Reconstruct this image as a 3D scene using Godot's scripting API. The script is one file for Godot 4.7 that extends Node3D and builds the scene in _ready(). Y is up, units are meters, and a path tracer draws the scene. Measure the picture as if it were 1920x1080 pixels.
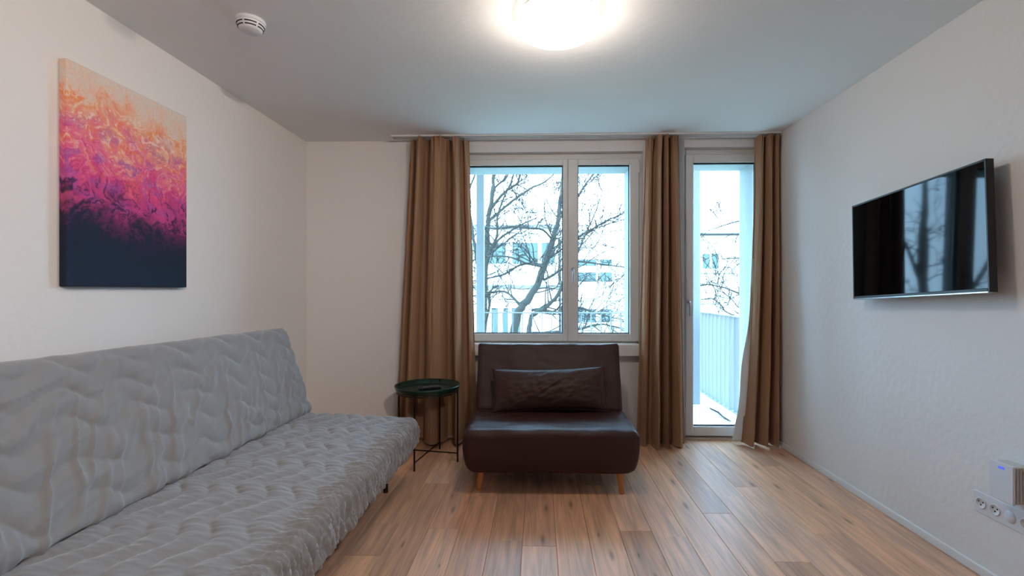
extends Node3D
# A small living room looking towards a window and a balcony door. Floor y = 0, camera at (0, 1.2, 0) looking along -z.

var used := {}
var rng := RandomNumberGenerator.new()
var M := {}

# ---------------------------------------------------------------- naming
func numbered(called: String) -> String:
	if not used.has(called):
		used[called] = 0
		return called
	used[called] += 1
	return "%s_%03d" % [called, used[called]]

func tag(o: Node, label := "", category := "", group := "", kind := "") -> Node:
	if label: o.set_meta("label", label)
	if category: o.set_meta("category", category)
	if group: o.set_meta("group", group)
	if kind: o.set_meta("kind", kind)
	return o

func thing(called: String, label: String, category: String, at := Vector3.ZERO, group := "", kind := "") -> Node3D:
	var o := Node3D.new()
	o.name = numbered(called)
	add_child(o)
	o.position = at
	tag(o, label, category, group, kind)
	return o

func put(called: String, st: SurfaceTool, mat: Material, parent: Node = null, at := Vector3.ZERO) -> MeshInstance3D:
	return put_mesh(called, st.commit(), mat, parent, at)

func put_mesh(called: String, mesh: Mesh, mat: Material, parent: Node = null, at := Vector3.ZERO) -> MeshInstance3D:
	var o := MeshInstance3D.new()
	o.mesh = mesh
	o.material_override = mat
	o.position = at
	if parent == null:
		o.name = numbered(called)
		add_child(o)
	else:
		o.name = called
		parent.add_child(o, true)
	return o

# ---------------------------------------------------------------- shapes
func begin() -> SurfaceTool:
	var st := SurfaceTool.new()
	st.begin(Mesh.PRIMITIVE_TRIANGLES)
	return st

func done(st: SurfaceTool) -> SurfaceTool:
	st.generate_normals()
	return st

# a convex face, turned so that it looks away from c
func face(st: SurfaceTool, p: Array, c: Vector3, uvf = null) -> void:
	var n: Vector3 = (p[1] - p[0]).cross(p[2] - p[0])
	var mid := Vector3.ZERO
	for q in p: mid += q
	mid /= p.size()
	var out := n.dot(mid - c) > 0
	for i in range(1, p.size() - 1):
		for k in ([0, i + 1, i] if out else [0, i, i + 1]):
			if uvf != null:
				st.set_uv(uvf.call(p[k]))
			st.add_vertex(p[k])

func bx(st: SurfaceTool, c: Vector3, s: Vector3, b := 0.002, basis := Basis(), uvf = null) -> void:
	st.set_smooth_group(-1)
	var h := s / 2
	b = minf(b, minf(h.x, minf(h.y, h.z)) * 0.49)
	var corner := func(x, y, z, a):
		var v := Vector3(x * (h.x - (0.0 if a == 0 else b)), y * (h.y - (0.0 if a == 1 else b)), z * (h.z - (0.0 if a == 2 else b)))
		return c + basis * v
	for s1 in [-1, 1]:
		face(st, [corner.call(s1, -1, -1, 0), corner.call(s1, 1, -1, 0), corner.call(s1, 1, 1, 0), corner.call(s1, -1, 1, 0)], c, uvf)
		face(st, [corner.call(-1, s1, -1, 1), corner.call(1, s1, -1, 1), corner.call(1, s1, 1, 1), corner.call(-1, s1, 1, 1)], c, uvf)
		face(st, [corner.call(-1, -1, s1, 2), corner.call(1, -1, s1, 2), corner.call(1, 1, s1, 2), corner.call(-1, 1, s1, 2)], c, uvf)
		for s2 in [-1, 1]:
			face(st, [corner.call(s1, s2, -1, 0), corner.call(s1, s2, 1, 0), corner.call(s1, s2, 1, 1), corner.call(s1, s2, -1, 1)], c, uvf)
			face(st, [corner.call(s1, -1, s2, 0), corner.call(s1, 1, s2, 0), corner.call(s1, 1, s2, 2), corner.call(s1, -1, s2, 2)], c, uvf)
			face(st, [corner.call(-1, s1, s2, 1), corner.call(1, s1, s2, 1), corner.call(1, s1, s2, 2), corner.call(-1, s1, s2, 2)], c, uvf)
			for s3 in [-1, 1]:
				face(st, [corner.call(s1, s2, s3, 0), corner.call(s1, s2, s3, 1), corner.call(s1, s2, s3, 2)], c, uvf)

# box from its two ends
func span(st: SurfaceTool, a: Vector3, b: Vector3, bevel := 0.002) -> void:
	bx(st, (a + b) / 2, (b - a).abs(), bevel)

func one_box(a: Vector3, b: Vector3, bevel := 0.002) -> SurfaceTool:
	var st := begin()
	span(st, a, b, bevel)
	return done(st)

func quad(st: SurfaceTool, a: Vector3, b: Vector3, c: Vector3, d: Vector3) -> void:
	for v in [a, b, c, a, c, d]: st.add_vertex(v)

# a smooth sheet of nu x nv cells
func sheet(st: SurfaceTool, nu: int, nv: int, f: Callable, flip := false, uv := false) -> void:
	st.set_smooth_group(0)
	var p := []
	for j in nv + 1:
		var row := PackedVector3Array()
		for i in nu + 1:
			row.append(f.call(float(i) / nu, float(j) / nv))
		p.append(row)
	for j in nv:
		for i in nu:
			var order := [[i, j], [i, j + 1], [i + 1, j + 1], [i, j], [i + 1, j + 1], [i + 1, j]]
			if flip: order = [[i, j], [i + 1, j + 1], [i, j + 1], [i, j], [i + 1, j], [i + 1, j + 1]]
			for k in order:
				if uv: st.set_uv(Vector2(float(k[0]) / nu, float(k[1]) / nv))
				st.add_vertex(p[k[1]][k[0]])

# a tube through points with radii
func tube(st: SurfaceTool, pts: Array, radii: Array, sides := 8, caps := true) -> void:
	st.set_smooth_group(0)
	var rings := []
	var side := Vector3.ZERO
	for i in pts.size():
		var d: Vector3 = (pts[mini(i + 1, pts.size() - 1)] - pts[maxi(i - 1, 0)]).normalized()
		if side == Vector3.ZERO:
			side = d.cross(Vector3.UP if absf(d.y) < 0.9 else Vector3.RIGHT).normalized()
		side = (side - d * side.dot(d)).normalized()
		var other := d.cross(side)
		var ring := PackedVector3Array()
		for k in sides:
			var a := TAU * k / sides
			ring.append(pts[i] + (side * cos(a) + other * sin(a)) * radii[i])
		rings.append(ring)
	for i in pts.size() - 1:
		for k in sides:
			var n := (k + 1) % sides
			quad(st, rings[i][k], rings[i + 1][k], rings[i + 1][n], rings[i][n])
	if caps:
		st.set_smooth_group(-1)
		for e in [0, pts.size() - 1]:
			for k in sides:
				var n := (k + 1) % sides
				if e == 0:
					for v in [pts[0], rings[0][k], rings[0][n]]: st.add_vertex(v)
				else:
					for v in [pts[e], rings[e][n], rings[e][k]]: st.add_vertex(v)

# profile of [radius, height] turned round an axis (y by default)
func lathe(st: SurfaceTool, prof: Array, at := Vector3.ZERO, segs := 40, basis := Basis(), smooth := true) -> void:
	for i in prof.size() - 1:
		st.set_smooth_group((0 if smooth else i))
		for k in segs:
			var q := []
			for e in [[i, k], [i, k + 1], [i + 1, k + 1], [i + 1, k]]:
				var a: float = TAU * (e[1] % segs) / segs
				var r: float = prof[e[0]][0]
				q.append(at + basis * Vector3(cos(a) * r, prof[e[0]][1], sin(a) * r))
			quad(st, q[0], q[1], q[2], q[3])

# a soft block: a cube whose edges are rounded by r, bent by f
func soft(st: SurfaceTool, size: Vector3, r: float, n: int, f: Callable) -> void:
	st.set_smooth_group(0)
	var h := size / 2
	var ticks := func(a: float) -> PackedFloat32Array:
		var t := PackedFloat32Array()
		for i in 7: t.append(-a + r * (1 - cos(PI / 2 * i / 6.0)))
		for i in range(1, n): t.append(lerpf(-a + r, a - r, float(i) / n))
		for i in 7: t.append(a - r * (1 - cos(PI / 2 * (6 - i) / 6.0)))
		return t
	var shape := func(v: Vector3) -> Vector3:
		var inner := v.clamp(-h + Vector3.ONE * r, h - Vector3.ONE * r)
		var d := v - inner
		return f.call(inner + d.normalized() * r if d.length() > 1e-6 else v)
	for axis in 3:
		for s in [-1.0, 1.0]:
			var b := (axis + 1) % 3
			var c := (axis + 2) % 3
			var tb: PackedFloat32Array = ticks.call(h[b])
			var tc: PackedFloat32Array = ticks.call(h[c])
			for i in tb.size() - 1:
				for j in tc.size() - 1:
					var q := []
					for e in [[i, j], [i + 1, j], [i + 1, j + 1], [i, j + 1]]:
						var v := Vector3.ZERO
						v[axis] = s * h[axis]
						v[b] = tb[e[0]]
						v[c] = tc[e[1]]
						q.append(shape.call(v))
					if s > 0: quad(st, q[0], q[3], q[2], q[1])
					else: quad(st, q[0], q[1], q[2], q[3])

# ---------------------------------------------------------------- materials
func mat(color: Color, rough := 0.7, metal := 0.0, spec := 0.5) -> StandardMaterial3D:
	var m := StandardMaterial3D.new()
	m.albedo_color = color
	m.roughness = rough
	m.metallic = metal
	m.metallic_specular = spec
	return m

func noise(freq: float, octaves := 4, s := 1, kind := FastNoiseLite.TYPE_SIMPLEX_SMOOTH) -> FastNoiseLite:
	var n := FastNoiseLite.new()
	n.noise_type = kind
	n.frequency = freq
	n.fractal_octaves = octaves
	n.seed = s
	return n

func noise_tex(freq: float, octaves: int, s: int, normal: bool, bump := 4.0, side := 512) -> NoiseTexture2D:
	var t := NoiseTexture2D.new()
	t.width = side
	t.height = side
	t.seamless = true
	t.noise = noise(freq, octaves, s)
	t.as_normal_map = normal
	t.bump_strength = bump
	return t

func with_bump(m: StandardMaterial3D, t: Texture2D, scale: float, strength: float) -> StandardMaterial3D:
	m.normal_enabled = true
	m.normal_texture = t
	m.normal_scale = strength
	m.uv1_triplanar = true
	m.uv1_world_triplanar = true
	m.uv1_scale = Vector3.ONE * scale
	return m

func wood_image(s: int) -> ImageTexture:
	var w := 192
	var h := 1024
	var img := Image.create_empty(w, h, false, Image.FORMAT_RGB8)
	var fibre := noise(1.0, 3, s)
	var broad := noise(1.0, 3, s + 50)
	var ring := noise(1.0, 2, s + 90)
	var r := RandomNumberGenerator.new()
	r.seed = s * 77 + 5
	var knots := []
	for k in 2:
		knots.append([r.randf_range(0.15, 0.85), r.randf_range(0.0, 1.0), r.randf_range(0.008, 0.026)])
	for y in h:
		var v := float(y) / h
		for x in w:
			var u := float(x) / w
			var pull := 0.0
			var dark := 0.0
			for k in knots:
				var dx: float = (u - k[0]) * 0.16
				var dz: float = (v - k[1]) * 2.0
				var d: float = dx * dx + dz * dz * 0.09
				var kr: float = k[2]
				pull += kr * 1.6 * exp(-d / (kr * kr * 6.0)) * signf(dx) * minf(1.0, absf(dx) / kr)
				dark += exp(-(dx * dx + dz * dz * 0.05) / (kr * kr * 0.16))
			var uu := u - pull * 3.0
			var f := fibre.get_noise_2d(uu * 46.0, v * 9.0) * 0.5 + fibre.get_noise_2d(uu * 120.0 + 33.0, v * 22.0) * 0.5
			var b := broad.get_noise_2d(uu * 3.2, v * 3.0)
			var g := sin((uu * 5.0 + ring.get_noise_2d(uu * 2.0, v * 1.3) * 2.2) * TAU)
			var c := Color(0.84, 0.66, 0.545)
			var t := 1.0 + f * 0.085 + b * 0.14 + g * 0.035 - minf(dark, 1.0) * 0.32
			c = Color(c.r * t, c.g * t * (1.0 - b * 0.03), c.b * t * (1.0 - b * 0.06))
			img.set_pixel(x, y, c)
	return ImageTexture.create_from_image(img)

func painting_image() -> ImageTexture:
	var w := 384
	var h := 544
	var img := Image.create_empty(w, h, false, Image.FORMAT_RGB8)
	var wob := noise(1.0, 5, 11)
	var mark := noise(1.0, 4, 12, FastNoiseLite.TYPE_PERLIN)
	var hue := noise(1.0, 3, 13)
	var fine := noise(1.0, 3, 14)
	var stops := [0.0, 0.11, 0.23, 0.35, 0.46, 0.57, 0.68, 0.765, 0.85, 1.0]
	var cols := [Color(0.86, 0.80, 0.76), Color(0.90, 0.76, 0.68), Color(0.92, 0.62, 0.50), Color(0.90, 0.46, 0.56), Color(0.86, 0.30, 0.52), Color(0.72, 0.26, 0.50), Color(0.42, 0.18, 0.34), Color(0.17, 0.16, 0.25), Color(0.13, 0.17, 0.24), Color(0.13, 0.18, 0.25)]
	for y in h:
		var v := float(y) / h
		for x in w:
			var u := float(x) / w * 0.7
			var wx := wob.get_noise_2d(u * 4.0, v * 4.0)
			var wy := wob.get_noise_2d(u * 4.0 + 40.0, v * 4.0 + 7.0)
			var m := mark.get_noise_2d(u * 9.0 + wx * 2.2, v * 9.0 + wy * 2.2)
			var k := mark.get_noise_2d(u * 26.0 + wx * 5.0 + 9.0, v * 22.0 + wy * 5.0)
			var t := v + wx * 0.13 + m * 0.15 + k * 0.12 - (u - 0.35) * 0.10
			if v > 0.7: t = maxf(t, v - 0.02)
			t = clampf(t, 0.0, 0.999)
			var i := 0
			while t > stops[i + 1]: i += 1
			var c: Color = cols[i].lerp(cols[i + 1], (t - stops[i]) / (stops[i + 1] - stops[i]))
			var hn := hue.get_noise_2d(u * 7.0 + wy * 1.5, v * 7.0)
			if v > 0.14 and v < 0.72:
				var mid := 1.0 - absf(v - 0.43) / 0.29
				if hn > 0.12: c = c.lerp(Color(0.62, 0.36, 0.66), clampf((hn - 0.12) * 2.6, 0, 0.6) * mid)
				if hn < -0.16: c = c.lerp(Color(0.93, 0.52, 0.30), clampf((-hn - 0.16) * 2.6, 0, 0.7) * clampf(1.2 - v * 1.7, 0, 1))
				c = c.lerp(Color(0.20, 0.16, 0.30), clampf(k * 2.4 + m * 0.6 - 0.22, 0, 0.8) * smoothstep(0.42, 0.60, v))
				c = c.lerp(Color(0.95, 0.84, 0.82), clampf(-k * 2.4 - 0.16, 0, 0.7) * (1.0 - smoothstep(0.2, 0.6, v)))
			var s := 1.0 + fine.get_noise_2d(u * 60.0, v * 60.0) * 0.04
			img.set_pixel(x, y, Color(c.r * s, c.g * s, c.b * s))
	return ImageTexture.create_from_image(img)

func materials() -> void:
	var plaster := noise_tex(0.035, 4, 3, true, 5.0, 512)
	M.wall = with_bump(mat(Color(0.885, 0.875, 0.87), 0.9, 0, 0.3), plaster, 1.1, 0.13)
	M.ceiling = with_bump(mat(Color(0.93, 0.93, 0.93), 0.95, 0, 0.2), plaster, 0.8, 0.06)
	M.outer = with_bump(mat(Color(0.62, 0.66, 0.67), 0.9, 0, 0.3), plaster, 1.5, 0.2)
	M.white = mat(Color(0.87, 0.865, 0.86), 0.35)
	M.trim = mat(Color(0.88, 0.88, 0.88), 0.45)
	M.gasket = mat(Color(0.03, 0.04, 0.05), 0.6)
	M.glass = mat(Color(0.9, 1.0, 1.0, 0.03), 0.02)
	M.glass.transparency = BaseMaterial3D.TRANSPARENCY_ALPHA
	M.steel = mat(Color(0.72, 0.73, 0.75), 0.28, 0.9)
	M.black = mat(Color(0.025, 0.025, 0.028), 0.45)
	M.blackmetal = mat(Color(0.03, 0.032, 0.034), 0.4, 0.3)
	M.tray = mat(Color(0.03, 0.17, 0.14), 0.28, 0.0, 0.6)
	M.plastic = mat(Color(0.84, 0.84, 0.86), 0.4)
	M.plastic_side = mat(Color(0.80, 0.78, 0.76), 0.55)
	var weave := noise_tex(0.12, 2, 8, true, 3.0, 512)
	M.sofa = with_bump(mat(Color(0.515, 0.515, 0.525), 0.95, 0, 0.2), weave, 9.0, 0.35)
	M.sofa.rim_enabled = true
	M.sofa.rim = 0.9
	M.sofa.rim_tint = 0.2
	M.chair = with_bump(mat(Color(0.205, 0.103, 0.092), 0.52, 0, 0.44), noise_tex(0.02, 4, 21, true, 3.0, 512), 3.0, 0.10)
	M.pillow = with_bump(mat(Color(0.225, 0.135, 0.12), 0.55, 0, 0.42), noise_tex(0.02, 4, 23, true, 3.0, 512), 3.0, 0.12)
	M.curtain = with_bump(mat(Color(0.63, 0.495, 0.395), 0.95, 0, 0.15), weave, 14.0, 0.25)
	M.curtain.backlight_enabled = true
	M.curtain.backlight = Color(0.10, 0.07, 0.05)
	M.lining = mat(Color(0.86, 0.85, 0.83), 0.9, 0, 0.2)
	M.lining.backlight_enabled = true
	M.lining.backlight = Color(0.5, 0.5, 0.5)
	M.threshold = mat(Color(0.72, 0.63, 0.56), 0.5)
	M.beech = mat(Color(0.76, 0.50, 0.29), 0.45)
	M.screen = mat(Color(0.006, 0.009, 0.014), 0.04, 0, 0.30)
	M.lamp = mat(Color(0.95, 0.94, 0.92), 0.4)
	M.lamp.emission_enabled = true
	M.lamp.emission = Color(1.0, 0.95, 0.88)
	M.lamp.emission_energy_multiplier = 2.2
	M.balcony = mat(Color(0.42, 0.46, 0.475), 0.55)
	M.slab = with_bump(mat(Color(0.88, 0.88, 0.87), 0.9), plaster, 1.3, 0.2)
	M.bark = with_bump(mat(Color(0.20, 0.215, 0.205), 0.95, 0, 0.2), noise_tex(0.06, 4, 31, true, 6.0, 256), 3.0, 0.8)
	M.twig = mat(Color(0.16, 0.165, 0.16), 0.95, 0, 0.2)
	M.ground = with_bump(mat(Color(0.52, 0.54, 0.46), 1.0), plaster, 0.4, 0.8)
	M.facade = with_bump(mat(Color(0.90, 0.90, 0.88), 0.95), plaster, 0.5, 0.15)
	M.facade_pink = with_bump(mat(Color(0.88, 0.82, 0.80), 0.95), plaster, 0.5, 0.15)
	M.pane = mat(Color(0.27, 0.34, 0.34), 0.12, 0, 0.3)
	M.shade = mat(Color(0.38, 0.39, 0.39), 0.7)
	M.gravel = mat(Color(0.80, 0.78, 0.76), 0.9)
	M.planks = []
	var woods := [wood_image(1), wood_image(2), wood_image(3)]
	var tints := [Color(1, 1, 1), Color(0.94, 0.92, 0.92), Color(1.0, 0.975, 0.94), Color(0.90, 0.885, 0.87)]
	for i in 12:
		var m := mat(tints[i % 4], 0.42, 0, 0.38)
		m.albedo_texture = woods[i % 3]
		m.uv1_offset = Vector3(0, i * 0.237, 0)
		M.planks.append(m)

# ---------------------------------------------------------------- scene
func _ready() -> void:
	rng.seed = 4
	var cam := Camera3D.new()
	cam.name = "camera"
	cam.projection = Camera3D.PROJECTION_FRUSTUM
	cam.near = 0.05
	cam.far = 200.0
	cam.size = 2.0 * 0.05 * 540.0 / 880.0
	cam.frustum_offset = Vector2(-26.5, 5.0) / 880.0 * 0.05
	cam.position = Vector3(0, 1.2, 0)
	cam.rotation.y = deg_to_rad(1.5275)
	cam.current = true
	add_child(cam)
	var sky_mat := ProceduralSkyMaterial.new()
	sky_mat.sky_top_color = Color(0.65, 0.85, 1.0)
	sky_mat.sky_horizon_color = Color(0.68, 0.87, 1.0)
	sky_mat.ground_horizon_color = Color(0.70, 0.74, 0.76)
	sky_mat.ground_bottom_color = Color(0.60, 0.63, 0.64)
	var sky := Sky.new()
	sky.sky_material = sky_mat
	var env := Environment.new()
	env.background_mode = Environment.BG_SKY
	env.sky = sky
	env.background_energy_multiplier = 17.0
	env.tonemap_mode = Environment.TONE_MAPPER_LINEAR
	env.tonemap_exposure = 1.22
	env.sdfgi_enabled = true
	env.ssao_enabled = true
	env.ssil_enabled = true
	var we := WorldEnvironment.new()
	we.name = "environment"
	we.environment = env
	add_child(we)
	materials()
	room()
	floor_planks()
	window_unit()
	balcony_door()
	lamp_at(Vector3(0.085, 2.42, -2.06), "round white ceiling light glowing above the middle of the room", 0.56)
	spot_at(Vector3(0.9, 2.42, 0.75), Vector3(-1.9, 1.45, -1.45), 5.0)
	sofa()
	armchair()
	side_table()
	curtains()
	canvas()
	television()
	wall_devices()
	smoke_detector()
	balcony()
	trees()
	buildings()

const XL := -1.904
const XR := 1.867
const ZB := -3.796
const ZF := 2.3
const H := 2.42

func structure(called: String, st: SurfaceTool, m: Material) -> MeshInstance3D:
	var o := put(called, st, m)
	tag(o, "", "", "", "structure")
	return o

func room() -> void:
	structure("wall_left", one_box(Vector3(XL - 0.2, -0.05, ZB - 0.4), Vector3(XL, H + 0.2, ZF + 0.2), 0.001), M.wall)
	structure("wall_right", one_box(Vector3(XR, -0.05, ZB - 0.4), Vector3(XR + 0.2, H + 0.2, ZF + 0.2), 0.001), M.wall)
	structure("wall_front", one_box(Vector3(XL, -0.05, ZF), Vector3(XR, H + 0.2, ZF + 0.2), 0.001), M.wall)
	structure("ceiling", one_box(Vector3(XL, H, ZB), Vector3(XR, H + 0.2, ZF), 0.001), M.ceiling)
	# the window wall, 0.42 m thick, with an opening for the window and one for the door
	var st := begin()
	var zo := ZB - 0.42
	span(st, Vector3(XL, -0.05, zo), Vector3(-0.72, H + 0.2, ZB), 0.001)
	span(st, Vector3(-0.72, -0.05, zo), Vector3(0.844, 0.67, ZB), 0.001)
	span(st, Vector3(-0.72, 2.322, zo), Vector3(0.844, H + 0.2, ZB), 0.001)
	span(st, Vector3(0.844, -0.05, zo), Vector3(1.169, H + 0.2, ZB), 0.001)
	span(st, Vector3(1.169, 2.35, zo), Vector3(1.85, H + 0.2, ZB), 0.001)
	span(st, Vector3(1.85, -0.05, zo), Vector3(XR, H + 0.2, ZB), 0.001)
	structure("wall_back", done(st), M.wall)
	# skirting boards
	structure("baseboard_right", one_box(Vector3(XR - 0.012, 0.0, ZB), Vector3(XR, 0.042, ZF), 0.003), M.trim)
	structure("baseboard_left", one_box(Vector3(XL, 0.0, ZB), Vector3(XL + 0.012, 0.042, ZF), 0.003), M.trim)
	st = begin()
	span(st, Vector3(XL, 0.0, ZB), Vector3(1.165, 0.042, ZB + 0.012), 0.003)
	structure("baseboard_back", done(st), M.trim)

func floor_planks() -> void:
	var fl := Node3D.new()
	fl.name = numbered("floor")
	add_child(fl)
	tag(fl, "", "", "", "structure")
	put("subfloor", one_box(Vector3(XL, -0.2, ZB - 0.06), Vector3(XR, -0.014, ZF), 0.001), M.shade, fl)
	var w := 0.16
	var first := 0.083 - 13 * w
	var meshes := {}
	var k := 0
	for c in 25:
		var x0 := maxf(first + c * w, XL)
		var x1 := minf(first + (c + 1) * w, XR)
		if x1 - x0 < 0.01: continue
		var z := ZB - 0.06
		var length: float = [0.95, 1.75, 1.3, 2.05, 0.6, 1.5][(c * 5 + 2) % 6]
		if c == 12: length = 1.65
		if c == 13: length = 2.05
		while z < ZF - 0.01:
			var e := minf(z + length, ZF)
			if ZF - e < 0.3: e = ZF
			var key := "%.3f %.3f" % [x1 - x0, e - z]
			if not meshes.has(key):
				var st := begin()
				bx(st, Vector3(0, -0.007, 0), Vector3(x1 - x0 - 0.0010, 0.014, e - z - 0.0010), 0.0012, Basis(), func(p: Vector3): return Vector2(p.x / w + 0.5, p.z / 2.0))
				meshes[key] = done(st).commit()
			put_mesh("plank", meshes[key], M.planks[(k * 7 + c * 5) % 12], fl, Vector3((x0 + x1) / 2, 0, (z + e) / 2))
			k += 1
			z = e
			length = [1.9, 2.2, 1.6, 2.0][(k + c) % 4]

func frame_of(st: SurfaceTool, x0: float, x1: float, y0: float, y1: float, z0: float, z1: float, l: float, r: float, b: float, t: float, bevel := 0.004) -> void:
	span(st, Vector3(x0, y0, z0), Vector3(x0 + l, y1, z1), bevel)
	span(st, Vector3(x1 - r, y0, z0), Vector3(x1, y1, z1), bevel)
	span(st, Vector3(x0 + l, y0, z0), Vector3(x1 - r, y0 + b, z1), bevel)
	span(st, Vector3(x0 + l, y1 - t, z0), Vector3(x1 - r, y1, z1), bevel)

func lever(parent: Node, at: Vector3) -> void:
	var st := begin()
	lathe(st, [[0.0, 0.012], [0.013, 0.011], [0.0155, 0.007], [0.0155, 0.0]], at, 20, Basis(Vector3.RIGHT, PI / 2))
	tube(st, [at, at + Vector3(0, 0, 0.03), at + Vector3(0, -0.012, 0.042), at + Vector3(0, -0.06, 0.044), at + Vector3(0, -0.115, 0.042)], [0.007, 0.007, 0.008, 0.0075, 0.0065], 10)
	put("handle", done(st), M.steel, parent)

func sash(root: Node, x0: float, x1: float, y0: float, y1: float, g: Array, handle_at = null) -> void:
	# g: glass x0, x1, y0, y1
	var st := begin()
	frame_of(st, x0, x1, y0, y1, -3.905, -3.835, g[0] - x0, x1 - g[1], g[2] - y0, y1 - g[3], 0.006)
	# the bead that holds the glass
	frame_of(st, g[0] - 0.012, g[1] + 0.012, g[2] - 0.012, g[3] + 0.012, -3.880, -3.842, 0.012, 0.012, 0.012, 0.012, 0.004)
	var s := put("sash", done(st), M.white, root)
	st = begin()
	frame_of(st, g[0] - 0.002, g[1] + 0.002, g[2] - 0.002, g[3] + 0.002, -3.882, -3.866, 0.008, 0.008, 0.008, 0.008, 0.001)
	put("gasket", done(st), M.gasket, s)
	put("pane", one_box(Vector3(g[0], g[2], -3.878), Vector3(g[1], g[3], -3.872), 0.0005), M.glass, s)
	if handle_at != null: lever(s, handle_at)

func window_unit() -> void:
	var root := Node3D.new()
	root.name = numbered("window_1")
	add_child(root)
	tag(root, "", "", "", "structure")
	var st := begin()
	frame_of(st, -0.72, 0.844, 0.67, 2.322, -3.93, -3.86, 0.05, 0.032, 0.12, 0.055, 0.004)
	put("frame", done(st), M.white, root)
	sash(root, -0.68, 0.237, 0.785, 2.275, [-0.60, 0.198, 0.849, 2.225])
	sash(root, 0.239, 0.817, 0.785, 2.275, [0.321, 0.741, 0.849, 2.225], Vector3(0.279, 1.375, -3.835))
	st = begin()
	span(st, Vector3(0.775, 2.16, -3.84), Vector3(0.787, 2.25, -3.826), 0.003)
	put("hinge_cap", done(st), M.white, root, Vector3(0.034, 0, 0))
	# inner window board with its front edge below the frame
	put("sill", one_box(Vector3(-0.74, 0.678, -3.86), Vector3(0.80, 0.775, -3.735), 0.006), M.white, root)
	# white metal reveal and sill outside
	st = begin()
	span(st, Vector3(-0.70, 0.80, -4.26), Vector3(0.83, 0.82, -3.93), 0.003)
	put("outer_sill", done(st), M.balcony, root)
	st = begin()
	span(st, Vector3(-0.72, 2.245, -4.225), Vector3(0.844, 2.325, -3.93), 0.003)
	span(st, Vector3(0.765, 0.80, -4.225), Vector3(0.850, 2.245, -3.93), 0.003)
	span(st, Vector3(-0.72, 0.80, -4.225), Vector3(-0.63, 2.245, -3.93), 0.003)
	put("reveal", done(st), M.outer, root)

func balcony_door() -> void:
	var root := Node3D.new()
	root.name = numbered("door_1")
	add_child(root)
	tag(root, "", "", "", "structure")
	var st := begin()
	frame_of(st, 1.169, 1.85, 0.012, 2.35, -3.93, -3.86, 0.03, 0.03, 0.02, 0.05, 0.004)
	put("frame", done(st), M.white, root)
	sash(root, 1.190, 1.835, 0.022, 2.305, [1.254, 1.757, 0.100, 2.237], Vector3(1.212, 1.11, -3.835))
	put("threshold", one_box(Vector3(1.169, -0.02, -3.93), Vector3(1.85, 0.012, -3.80), 0.003), M.threshold, root)
	st = begin()
	span(st, Vector3(1.169, 2.265, -4.225), Vector3(1.852, 2.352, -3.93), 0.003)
	span(st, Vector3(1.782, -0.05, -4.225), Vector3(1.852, 2.265, -3.93), 0.003)
	span(st, Vector3(1.167, -0.05, -4.225), Vector3(1.212, 2.265, -3.93), 0.003)
	put("reveal", done(st), M.outer, root)

func lamp_at(at: Vector3, label: String, energy: float) -> void:
	var t := thing("ceiling_lamp", label, "ceiling light", at)
	var st := begin()
	lathe(st, [[0.0, 0.0], [0.158, 0.0], [0.160, -0.004], [0.160, -0.020], [0.150, -0.024], [0.0, -0.024]], Vector3.ZERO, 56)
	put("base_plate", done(st), M.white, t)
	st = begin()
	var prof := [[0.150, -0.022], [0.170, -0.024]]
	for i in 13:
		var a := PI * i / 12.0
		prof.append([0.172 + 0.012 * sin(a), -0.024 - 0.052 * (1 - cos(a)) / 2.0])
	for i in range(1, 9):
		var a := PI / 2 * i / 8.0
		prof.append([0.172 * cos(a), -0.076 - 0.022 * sin(a)])
	lathe(st, prof, Vector3.ZERO, 64)
	put("diffuser", done(st), M.lamp, t)
	var l := OmniLight3D.new()
	l.name = "glow"
	l.light_color = Color(1.0, 0.93, 0.87)
	l.light_energy = energy
	l.light_size = 0.05
	l.omni_range = 12.0
	l.omni_attenuation = 2.0
	l.shadow_enabled = true
	l.position = Vector3(0, -0.048, 0)
	t.add_child(l)

# a small white ceiling spotlight of the unseen end of the room, turned towards the left wall
func spot_at(at: Vector3, to: Vector3, energy: float) -> void:
	var t := thing("ceiling_spotlight", "small white ceiling spotlight turned towards the left wall over the sofa", "spotlight", at)
	var d := (to - at).normalized()
	var st := begin()
	lathe(st, [[0.0, 0.0], [0.045, 0.0], [0.045, -0.02], [0.0, -0.022]], Vector3.ZERO, 32)
	tube(st, [Vector3(0, -0.02, 0), Vector3(0, -0.07, 0)], [0.008, 0.008], 12)
	put("base_plate", done(st), M.white, t)
	var b := Basis(Quaternion(Vector3.UP, d))
	var c := Vector3(0, -0.10, 0)
	st = begin()
	lathe(st, [[0.0, -0.07], [0.030, -0.07], [0.038, -0.05], [0.038, 0.06], [0.034, 0.06], [0.034, 0.045], [0.0, 0.045]], c, 32, b)
	put("lamp_head", done(st), M.white, t)
	st = begin()
	lathe(st, [[0.0, 0.052], [0.030, 0.050], [0.033, 0.046]], c, 32, b)
	put("bulb", done(st), M.lamp, t)
	var l := SpotLight3D.new()
	l.name = "glow"
	l.light_color = Color(1.0, 0.94, 0.89)
	l.light_energy = energy
	l.light_size = 0.03
	l.spot_angle = 40.0
	l.spot_angle_attenuation = 1.0
	l.spot_range = 12.0
	l.spot_attenuation = 2.0
	l.shadow_enabled = true
	t.add_child(l)
	l.position = c + d * 0.08
	l.basis = Basis.looking_at(d)

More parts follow.
